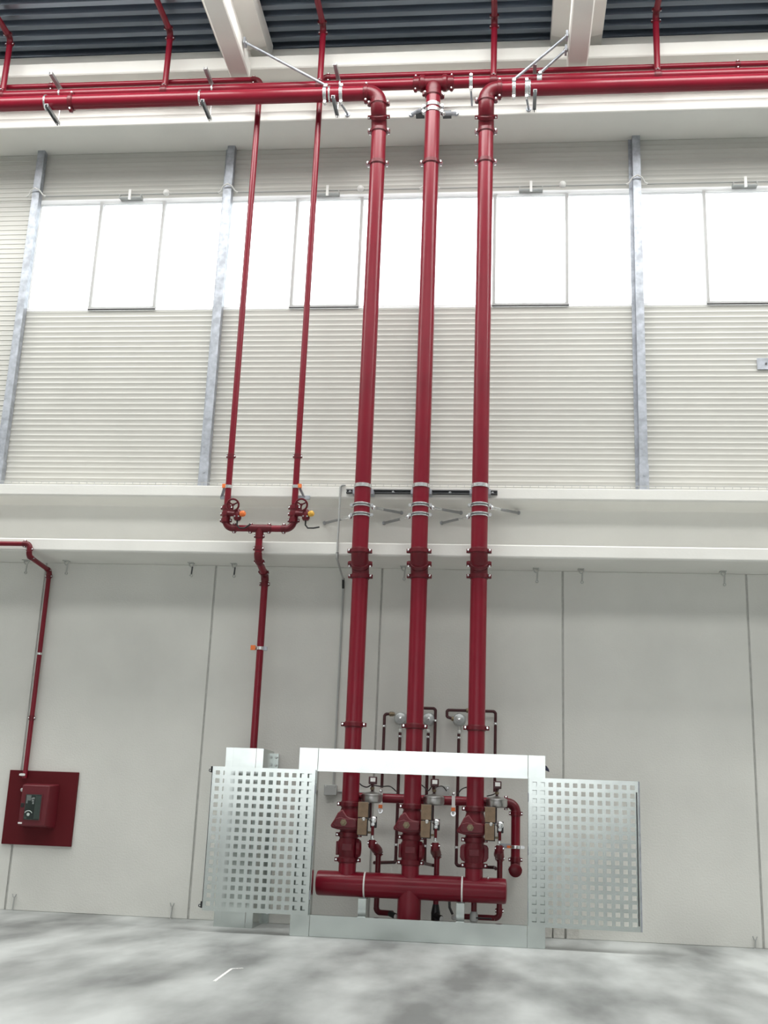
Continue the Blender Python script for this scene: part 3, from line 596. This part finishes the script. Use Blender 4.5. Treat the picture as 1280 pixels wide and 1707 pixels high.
# common drain header on the wall side
t = thing('drain_header', 'red drain header behind the risers, elbowing down at the right and into the wall', 'pipe', (-.6, -.30, .6)); dh = .30; zh = 1.291; xr = .150
run(t, [(RX[0], -dh, zh), (xr, -dh, zh), (xr, -dh, .645), (xr, -.012, .645)], .046, .085)
MB().lathe((RX[0], -dh, zh), (-1, 0, 0), [(.046, 0), (.052, .005), (.052, .03), (.03, .04)], 20).build('end_cap', REDC, t)
for c, a, e in (((xr-.10, -dh, zh), X_, Z_), ((xr, -dh, zh-.10), Z_, X_), ((xr, -dh, .745), Z_, X_), ((xr, -dh+.10, .645), Y_, X_)): coupling(t, c, a, e, .046)
MB().lathe((xr, -dh-.03, .645), (0, -1, 0), [(.05, 0), (.066, .01), (.066, .03), (.05, .04)], 20).build('blind_cap', REDC, t)
for n_, (x, lab) in enumerate(((at(635, 1335, .33).x, 'left'), (at(756, 1335, .33).x, 'right'))):
    t = thing('pipe_hanger', 'white strap hanger with orange band on the %s part of the drain header' % lab, 'hanger', (x, -.36, 1.15), 'strap hangers on the drain header')
    MB().box(x-.017, x+.017, -.366, -.36, 1.16, 1.36).build('strap', WHITE, t); MB().box(x-.02, x+.02, -.369, -.366, 1.19, 1.225).build('orange_band', ORANGE, t)
    MB().ring((x, -.36, 1.165), Y_, .012, .028, .012, 16).build('eye', CHROME, t); MB().ball((x, -.363, 1.36), .018).build('screw', CHROME, t); clampring(t, (x, -.30, zh), X_, .046, .03, 'band', WHITE)
zc = zrow(1412, xr, dh)
t = thing('pipe_clip', 'zinc clip with orange patch on the drop of the drain header', 'clip', (xr, -dh, zc-.03)); clampring(t, (xr, -dh, zc), Z_, .046, .032, 'band'); MB().box(xr-.15, xr-.05, -dh-.03, -dh-.02, zc-.015, zc+.03).build('arm', GALV, t); MB().box(xr-.085, xr-.05, -dh-.04, -dh-.03, zc-.012, zc+.012).build('orange_patch', ORANGE, t); MB().box(xr+.05, xr+.09, -dh-.03, -dh+.01, zc-.015, zc+.015).build('lug', CHROME, t)

# water motor gongs high on the wall and their small-bore lines
GP = [(667, 1197), (714, 1198), (765, 1199)]
for i, p in enumerate(GP):
    g = at(*p, .10)
    t = thing('alarm_gong', 'round grey alarm gong on the wall, %s of three' % SIDE[i], 'gong', (g.x, 0, g.z), 'alarm gongs')
    MB().lathe((g.x, -.02, g.z), (0, -1, 0), [(.03, 0), (.064, .01), (.068, .03), (.066, .055), (.055, .075), (.03, .087), (.01, .09)], 28).build('bell', GONG, t)
    MB().lathe((g.x, -.0, g.z), (0, -1, 0), [(.072, 0), (.072, .012), (.04, .02)], 24).build('back_plate', HOOK, t); MB().lathe((g.x, -.108, g.z), (0, -1, 0), [(.014, 0), (.014, .006), (.007, .012)], 10).build('centre_nut', CHROME, t)
    MB().tube([(g.x, -.06, g.z-.06), (g.x, -.06, g.z-.12)], .014, 10).build('outlet', HOOK, t); MB().lathe((g.x, -.06, g.z-.15), Z_, [(.014, 0), (.022, .006), (.022, .03), (.014, .04)], 6).build('union', HOOK, t)
    # gong drain line down to the drain pipe
    dq = at([(630, 1440), (728, 1440), (833, 1440)][i][0], 1452, .30); zz = [.66, .66, .655][i]
    t = thing('small_pipe', 'thin dark red drain tube dropping from the %s alarm gong' % SIDE[i], 'pipe', (g.x, -.06, zz), 'gong drain tubes')
    run(t, [(g.x, -.06, g.z-.15), (g.x, -.06, zz), (dq.x-.03, -.40, zz)] if i != 2 else [(g.x, -.06, g.z-.15), (g.x, -.06, zz), (dq.x-.05, -.14, zz), (dq.x-.04, -.40, zz)], .0165, .03, REDD, REDD, n=12)
    for z_ in (g.z-.20, .82): MB().lathe((g.x, -.06, z_), Z_, [(.017, 0), (.024, .006), (.024, .018), (.017, .024)], 12).build('ferrule', CHROME, t)
lines = [('thin dark red feed tube curving over to the left gong', [at(638, 1300, .07), None, at(641, 1190, .07), at(655, 1189, .07)], 0),
         ('thin dark red feed tube passing behind the middle riser to the middle gong', [at(723, 1300, .07), None, at(726, 1181, .07), at(688, 1180, .07)], 1),
         ('thin dark red feed tube looping behind the right riser to the right gong', [at(826, 1300, .07), None, at(826, 1186, .07), at(745, 1183, .07), at(745, 1195, .07), at(757, 1199, .07)], 2)]
for lab, pts, i in lines:
    pts = [p for p in pts if p is not None]; pts[0].x = pts[1].x; pts[2].z = pts[1].z
    pts[0].z = 1.40
    t = thing('small_pipe', lab, 'pipe', pts[0], 'gong feed tubes')
    run(t, pts, .0155, [.03]+[.022]*(len(pts)-3), REDD, REDD, n=12)
    e = pts[-1]; MB().lathe(e, pts[-1]-pts[-2], [(.017, -.03), (.023, -.02), (.023, 0), (.015, .02)], 8).build('union', BRONZE, t)
    MB().lathe((pts[1].x, pts[1].y, pts[1].z-.14), Z_, [(.016, 0), (.023, .006), (.023, .018), (.016, .024)], 12).build('ferrule', CHROME, t)
    MB().lathe(pts[2]+(pts[1]-pts[2])*.45, pts[2]-pts[1], [(.016, 0), (.024, .006), (.024, .022), (.016, .028)], 12).build('ferrule', BRONZE, t)
# wiring
for k, (c, lab, sx) in enumerate(((at(551, 1317, .05), 'grey junction box on the wall left of the left riser', .064), (at(738, 1319, .05), 'grey junction box on the wall right of the middle riser', .068))):
    t = thing('junction_box', lab, 'box', (c.x, 0, c.z)); MB().box(c.x-sx, c.x+sx, -.06, 0, c.z-.05, c.z+.05).build('case', GREYB, t, bevel=.004); MB().box(c.x-sx-.004, c.x+sx+.004, -.072, -.06, c.z-.054, c.z+.054).build('lid', GREYB, t, bevel=.004)
    for sa in (-1, 1): MB().lathe((c.x+sa*(sx-.015), -.072, c.z+.035), (0, -1, 0), [(.006, 0), (.006, .003)], 8).build('screw', CHROME, t)
c0, c1 = at(560, 1325, .02), at(740, 1325, .02)
t = thing('conduit', 'thin pale horizontal conduit on the wall between the junction boxes', 'conduit', (c0.x, -.012, c0.z)); MB().cyl((c0.x+.02, -.012, 1.345), (.02, -.012, 1.345), .010, 10).build('tube', GREYB, t)
xc = -1.765; zc_ = zrow(814, -1.759, .615)
t = thing('conduit', 'thin grey conduit over the beam left of the left riser, dropping to the junction box', 'conduit', (xc, -.015, 1.4))
run(t, [(xc+.06, -.612, ZT1+.012), (xc+.005, -.614, ZT1+.012), (xc+.005, -.614, 3.735), (xc, -.014, 3.62), (xc, -.014, 1.39)], .011, .03, GREYB, GREYB, fat=1.15, n=10)
for a, b in (((xc+.005, -.614, 3.80), (xc+.003, -.58, 3.735)), ((xc, -.05, 3.64), (xc, -.015, 3.53))): MB().cyl(a, b, .014, 10).build('black_sleeve', BLACK, t)
def cable(lab, pts):
    P = [at(*p) for p in pts]; out = []
    for i in range(len(P)-1):
        p0, p1, p2, p3 = P[max(0, i-1)], P[i], P[i+1], P[min(len(P)-1, i+2)]
        for k in range(6):
            u = k/6; out.append(.5*((2*p1) + (p2-p0)*u + (2*p0-5*p1+4*p2-p3)*u*u + (3*p1-p0-3*p2+p3)*u**3))
    out.append(P[-1]); o = MB().tube(out, .006, 8).build('cable', BLACK, org=P[0]); tag(o, lab, 'cable', 'black switch cables')
cable('black cable looping from behind the left riser to the left pressure switch', [(597, 1304, .58), (604, 1310, .58), (612, 1312, .6), (619, 1308, .63)])
cable('black cable arching right from the left pressure switch', [(622, 1309, .60), (636, 1311, .4), (650, 1311, .25), (660, 1319, .10)])
cable('black cable looping from behind the middle riser to the middle pressure switch', [(702, 1308, .58), (708, 1313, .58), (714, 1318, .6), (720, 1310, .63)])
cable('black cable arching from the middle pressure switch to the junction box', [(725, 1314, .60), (731, 1311, .4), (738, 1311, .2), (744, 1318, .074)])
cable('black cable rising left of the right riser from the conduit', [(762, 1325, .05), (768, 1317, .2), (775, 1313, .4), (784, 1312, .5)])
cable('black cable hanging from the right pressure switch to the conduit', [(832, 1308, .62), (830, 1318, .5), (823, 1324, .25), (812, 1327, .06)])

# ================================================================== SHEET FRAME WITH PERFORATED DOORS
FX = (-1.962, -1.778, .255, .418); FZ = (.19, 1.516, 1.731); FY0, FY1 = -1.05, -.93
t = thing('valve_enclosure', 'pale zinc sheet frame with two open perforated doors in front of the valve station', 'enclosure', ((FX[0]+FX[3])/2, -1.0, 0))
def channel(x0, x1, z0, z1, horiz):                     # folded sheet channel, open to the wall
    th = .003; m = MB().box(x0, x1, FY0, FY0+th, z0, z1)
    if horiz: m.box(x0, x1, FY0+th, FY1, z0, z0+th).box(x0, x1, FY0+th, FY1, z1-th, z1)
    else: m.box(x0, x0+th, FY0+th, FY1, z0, z1).box(x1-th, x1, FY0+th, FY1, z0, z1)
    return m
g = .0035
channel(FX[0], FX[1], 0, FZ[2], False).build('post', SHEET, t, bevel=.002); channel(FX[2], FX[3], 0, FZ[2], False).build('post', SHEET, t, bevel=.002)
channel(FX[1]+g, FX[2]-g, FZ[1], FZ[2], True).build('top_rail', SHEET, t, bevel=.002); channel(FX[1]+g, FX[2]-g, 0.002, FZ[0], True).build('bottom_rail', SHEET, t, bevel=.002)
MB().box(FX[1]+g, FX[2]-g, FY0-.008, FY0, FZ[1]-.004, FZ[1]+.016).build('drip_lip', SHEET, t)
MB().box(FX[1]+g, FX[2]-g, FY0-.008, FY0, FZ[0]-.006, FZ[0]+.004).build('sill_lip', SHEET, t)
for k, (x0, x1) in enumerate(((-2.803, -1.788), (.262, 1.277))):
    z0, z1, yf = .190, 1.522, -1.098; NC, NR, ph, hs = 13, 17, .0757, .0415
    cx0 = x0 + (x1-x0-(NC-1)*ph)/2; cz0 = z0+.062
    gx = [x0] + [v for c in range(NC) for v in (cx0+c*ph-hs/2, cx0+c*ph+hs/2)] + [x1]; gz = [z0] + [v for c in range(NR) for v in (cz0+c*ph-hs/2, cz0+c*ph+hs/2)] + [z1]
    m = MB(); nx, nz = len(gx), len(gz)
    for yy in (yf, yf+.003):
        for z in gz:
            for x in gx: m.v.append(V((x, yy, z)))
    B = nx*nz; hole = lambda a, b: a % 2 == 1 and b % 2 == 1 and 0 < a < nx-1 and 0 < b < nz-1
    for b in range(nz-1):
        for a in range(nx-1):
            q = (b*nx+a, b*nx+a+1, (b+1)*nx+a+1, (b+1)*nx+a)
            if hole(a, b):
                for e in range(4): m.f.append((q[e], q[(e+1) % 4], q[(e+1) % 4]+B, q[e]+B))
            else: m.f.append(q); m.f.append(tuple(v+B for v in reversed(q)))
    dr = m.build('door', SHEET, t); dr['label'] = 'perforated zinc door folded open to the %s' % ['left', 'right'][k]
    th = .003
    for nm, bx in (('edge_return', (x0, x0+th, yf+th, yf+.032, z0, z1)), ('edge_return', (x1-th, x1, yf+th, yf+.032, z0, z1)), ('edge_return', (x0+th, x1-th, yf+th, yf+.032, z0, z0+th)), ('edge_return', (x0+th, x1-th, yf+th, yf+.032, z1-th, z1))):
        MB().box(*bx).build(nm, SHEET, dr)
    xo = x0 if k == 0 else x1; so = -1 if k == 0 else 1
    if k == 0:
        for zz in (z1-.03, z0+.05):
            MB().box(xo-.022, xo-.002, yf+.005, yf+.028, zz-.03, zz+.03).build('latch', BLACK, dr, bevel=.004); MB().ring((xo-.028, yf+.016, zz-.01), Y_, .008, .016, .01, 12).build('latch_ring', DSTRUT, dr)
        MB().box(xo-.006, xo-.0005, yf+.0, yf+.03, z0+.02, z1-.02).build('rubber_seal', BLACK, dr)
    else:
        MB().box(xo-.022, xo-.010, yf-.010, yf-.001, z0+.05, z1-.10).build('pull_rod', DSTRUT, dr, bevel=.002); MB().box(xo+.0005, xo+.014, yf+.004, yf+.03, z0, z1).build('meeting_strip', GALV, dr)
    xh = x1 if k == 0 else x0
    for zz in (z0+.18, (z0+z1)/2, z1-.18): MB().cyl((xh, yf+.040, zz-.04), (xh, yf+.040, zz+.04), .008, 10).build('hinge', GALV, dr)
MB().prism([(FX[3], -1.0, 1.60), (FX[3]+.04, -1.0, 1.585), (FX[3]+.034, -1.0, 1.61), (FX[3]+.012, -1.0, 1.64), (FX[3], -1.0, 1.645)], (0, .03, 0)).build('lock_tongue', NAVY, t)
# pipe guard at the left
t = thing('pipe_guard', 'tall folded zinc sheet guard around the foot of the single thin pipe', 'guard', (-2.61, -.3, 0))
gz_ = 1.733; gx0, gx1, gx2, gx3 = -2.81, -2.732, -2.495, -2.42
MB().box(gx0, gx1-.002, -.58, -.577, 0, gz_).build('left_flange', SHEET, t); MB().box(gx1, gx2, -.586, -.583, 0, gz_).build('front_plate', SHEET, t); MB().box(gx2+.002, gx3, -.58, -.577, 0, gz_).build('right_flange', SHEET, t)
MB().box(gx3-.003, gx3, -.577, -.03, 0, gz_).build('side_sheet', SHEET, t); MB().box(gx0, gx0+.003, -.577, -.03, 0, gz_).build('side_sheet', SHEET, t)
for x in (gx3, gx0-.05): MB().box(x, x+.05, -.03, -.002, 0, gz_-.02).build('wall_flange', SHEET, t)
for zz in (gz_-.06, gz_-.14, .1, .9): MB().lathe((gx3+.028, -.03, zz), (0, -1, 0), [(.014, 0), (.014, .012), (.008, .02)], 6).build('bolt', CHROME, t)

# ================================================================== HOSE CABINET
x0, x1, z0, z1 = -5.337, -4.560, .667, 1.442
t = thing('hose_cabinet', 'dark red square wall panel carrying a small glazed hydrant box', 'cabinet', ((x0+x1)/2, 0, z0))
MB().box(x0, x1, -.03, 0, z0, z1).build('back_panel', REDP, t, bevel=.004)
bx0, bx1, bz0, bz1, yb = -5.10, -4.803, .868, 1.288, -.20
bo = MB(); bo.quadbox([(bx0-.03, -.03, bz0-.02), (bx0, yb, bz0), (bx1, yb, bz0), (bx1+.05, -.03, bz0-.02), (bx0-.03, -.03, bz1+.02), (bx0, yb, bz1), (bx1, yb, bz1), (bx1+.05, -.03, bz1+.02)]); bo = bo.build('hydrant_box', REDB, t, bevel=.01)
wx0, wx1, wz0, wz1 = -5.045, -4.872, .93, 1.192
MB().box(wx0-.012, wx1+.012, yb-.006, yb-.0005, wz0-.012, wz1+.012).build('window_rim', REDB, bo); MB().box(wx0, wx1, yb-.0075, yb-.006, wz0, wz1).build('window_card', DGREEN, bo)
MB().box(wx1-.065, wx1-.004, yb-.0085, yb-.0075, wz0+.012, wz1-.015).build('side_card', LGREEN, bo)
MB().box(wx0+.01, wx0+.06, yb-.0095, yb-.0085, wz1-.065, wz1-.01).box(wx0+.01, wx0+.025, yb-.0095, yb-.0085, wz1-.095, wz1-.065).build('notice', PALE, bo)
MB().box(wx0+.065, wx0+.078, yb-.0095, yb-.0085, wz1-.055, wz1-.035).box(wx0+.078, wx0+.10, yb-.0095, yb-.0085, wz1-.05, wz1-.03).box(wx0+.07, wx0+.096, yb-.0095, yb-.0085, wz1-.075, wz1-.058).box(wx0+.078, wx0+.096, yb-.0095, yb-.0085, wz1-.1, wz1-.08).build('notice', WHITE, bo)
gc = V((wx0+.048, yb-.009, wz0+.055)); MB().tube([gc+V((cs(a)*.042, 0, sn(a)*.038)) for a in [math.pi*(.12+.76*k/10) for k in range(11)]], .005, 6).build('gauge_arc', PALE, bo); MB().lathe(gc, (0, -1, 0), [(.017, 0), (.016, .004)], 14).build('gauge_hub', PALE, bo); MB().box(gc.x-.04, gc.x-.015, yb-.0095, yb-.0085, wz0+.008, wz0+.03).build('notice', LGREEN, bo)
MB().box(wx0, wx1, yb-.012, yb-.0105, wz0, wz1).build('glass', GLASS, bo)
MB().box(bx0+.006, bx0+.045, yb-.008, yb, 1.055, 1.10).build('lock', BLACK, bo, bevel=.003); MB().box(bx0-.002, bx0+.042, yb-.004, yb-.0005, .885, .902).build('sticker', WHITE, bo)
MB().box(-5.20, -5.135, -.094, -.088, 1.385, 1.405).build('pipe_label', WHITE, t); MB().box(-5.19, -5.145, -.088, -.03, 1.38, 1.41).build('pipe_saddle', GREYB, t)
MB().lathe((bx0-.055, -.035, 1.235), (0, -1, 0), [(.012, 0), (.02, .015), (.02, .04), (.01, .05)], 10).build('grey_knob', GREYB, t)
MB().tube([(-5.24, -.02, z0), (-5.24, -.02, z0-.025), (-5.22, -.02, z0-.03)], .006, 8).build('drain_tail', HOOK, t)

# ================================================================== SMALL THINGS ON THE WALL
HK = [(45, 936, 'left of the hose pipe'), (112, 940, 'just right of the hose pipe'), (320, 944, 'left of the nearest wall joint'), (391, 946, 'left of the single thin pipe jog'), (674, 951, 'between the left and middle big risers'), (895, 953, 'first right of the three risers'), (970, 955, 'second right of the three risers'), (1207, 960, 'nearest the right edge')]
for x, y, txt in HK:
    p = at(x, y, .12); X = p.x
    t = thing('hanging_hook', 'small zinc hook hanging under the middle beam, ' + txt, 'hook', (X, -.12, ZS1-.14), 'hooks under the middle beam')
    MB().box(X-.045, X+.02, -.16, -.08, ZS1-.007, ZS1).build('plate', HOOK, t)
    MB().tube([(X-.03, -.12, ZS1), (X-.03, -.12, ZS1-.03), (X-.015, -.12, ZS1-.048), (X+.005, -.12, ZS1-.045), (X+.015, -.12, ZS1-.025), (X+.015, -.12, ZS1)], .007, 8).build('bracket', HOOK, t)
    MB().cyl((X+.005, -.12, ZS1-.045), (X, -.12, ZS1-.13), .009, 8).build('drop_bolt', DSTRUT if x in (391, 320) else HOOK, t); MB().ring((X, -.12, ZS1-.145), Y_, .008, .018, .012, 14).build('eye', HOOK, t)
for x, y, txt in ((23, 1492, 'below the hose cabinet'), (286, 1507, 'left of the pipe guard'), (1258, 1563, 'at the right edge')):
    p = at(x, y, .02)
    t = thing('floor_pin', 'little rusty grey pin stub at the wall foot, ' + txt, 'pin', (p.x, -.02, 0), 'pins along the wall foot')
    MB().cyl((p.x, -.014, 0), (p.x+.006, -.014, p.z-.02), .007, 8).build('stem', GREYB, t); MB().tube([(p.x-.018, -.014, p.z+.012), (p.x-.006, -.014, p.z-.02), (p.x+.012, -.014, p.z-.02), (p.x+.024, -.014, p.z+.01)], .006, 8).build('fork', GREYB, t)
# three raw blocks at the wall foot behind the right door
BT = ['leftmost', 'middle', 'rightmost']
for k, (a, b) in enumerate(((905, 920), (922, 941), (944, 965))):
    p, q = at(a, 1549, .035), at(b, 1563, .035)
    o = MB().box(p.x, q.x, -.035, -.001, 0, .135-.004*k).build('concrete_block', CONCF, org=(p.x, -.02, 0), bevel=.006); tag(o, 'raw concrete block at the wall foot below the right door, %s of three' % BT[k], 'block', 'blocks at the wall foot')
# steel plate at the right edge of the cladding
p, q = at(1261, 597, .035), at(1300, 616, .035)
t = thing('fixing_plate', 'small zinc plate bolted to the cladding at the right edge', 'plate', (p.x, -.03, q.z)); MB().box(p.x, p.x+.26, -.04, -.032, q.z, p.z).build('plate', GALV, t, bevel=.002); MB().lathe((p.x+.10, -.04, (p.z+q.z)/2), (0, -1, 0), [(.012, 0), (.012, .008)], 8).build('bolt', DSTRUT, t)
# window winding rods
ACT = [(215, 337, 275, 331), (545, 327, 600, 322), (885, 321, 938, 315), (1243, 310, 1301, 306)]
ztx = ['left window', 'window behind the thin risers', 'window right of the risers', 'rightmost window']
for k in range(4):
    a, b = PX[k+4], PX[k+5]; p = at(ACT[k][0], ACT[k][1], .14); kn = at(ACT[k][2], ACT[k][3], .14); zr_ = 8.455
    t = thing('winding_rod', 'thin winding rod with tray and knob above the ' + ztx[k], 'rod', ((a+b)/2, -.14, zr_), 'window winding rods')
    MB().cyl((a+.12, -.10, zr_), (b-.12, -.10, zr_), .0095, 10).build('rod', GREYB, t)
    MB().box(p.x-.14, p.x+.14, -.13, -.04, zr_-.055, zr_-.045).box(p.x-.14, p.x-.13, -.13, -.04, zr_-.045, zr_-.01).box(p.x+.13, p.x+.14, -.13, -.04, zr_-.045, zr_-.01).build('tray', GREYB, t); MB().box(p.x-.015, p.x+.015, -.15, -.13, zr_-.09, zr_+.045).build('arm', WHITE, t)
    MB().ball((kn.x, -.11, zr_+.01), .042).build('knob', WHITE, t)
    MB().tube([(a+.13, -.10, zr_), (a+.09, -.11, zr_+.015), (a+.055, -.15, zr_+.06), (a, -.165, zr_+.085), (a-.055, -.15, zr_+.06), (a-.09, -.11, zr_+.015), (a-.13, -.10, zr_)], .009, 8).build('cable_loop', WHITE, t)
# chalk mark on the floor
def fl_at(x, y):
    v = R2*(x-640) - U2*(y-853.5) + FWD*F; return CAM + v*(-CAM.z/v.z)
a, b, c = fl_at(357, 1636), fl_at(386, 1615), fl_at(405, 1614)
m = MB(); 
for p, q in ((a, b), (b, c)): m.bar(p+V((0, 0, .001)), q+V((0, 0, .001)), .02, .0016)
o = m.build('chalk_mark', CHALK, org=b); tag(o, 'white chalk corner mark drawn on the floor', 'mark')
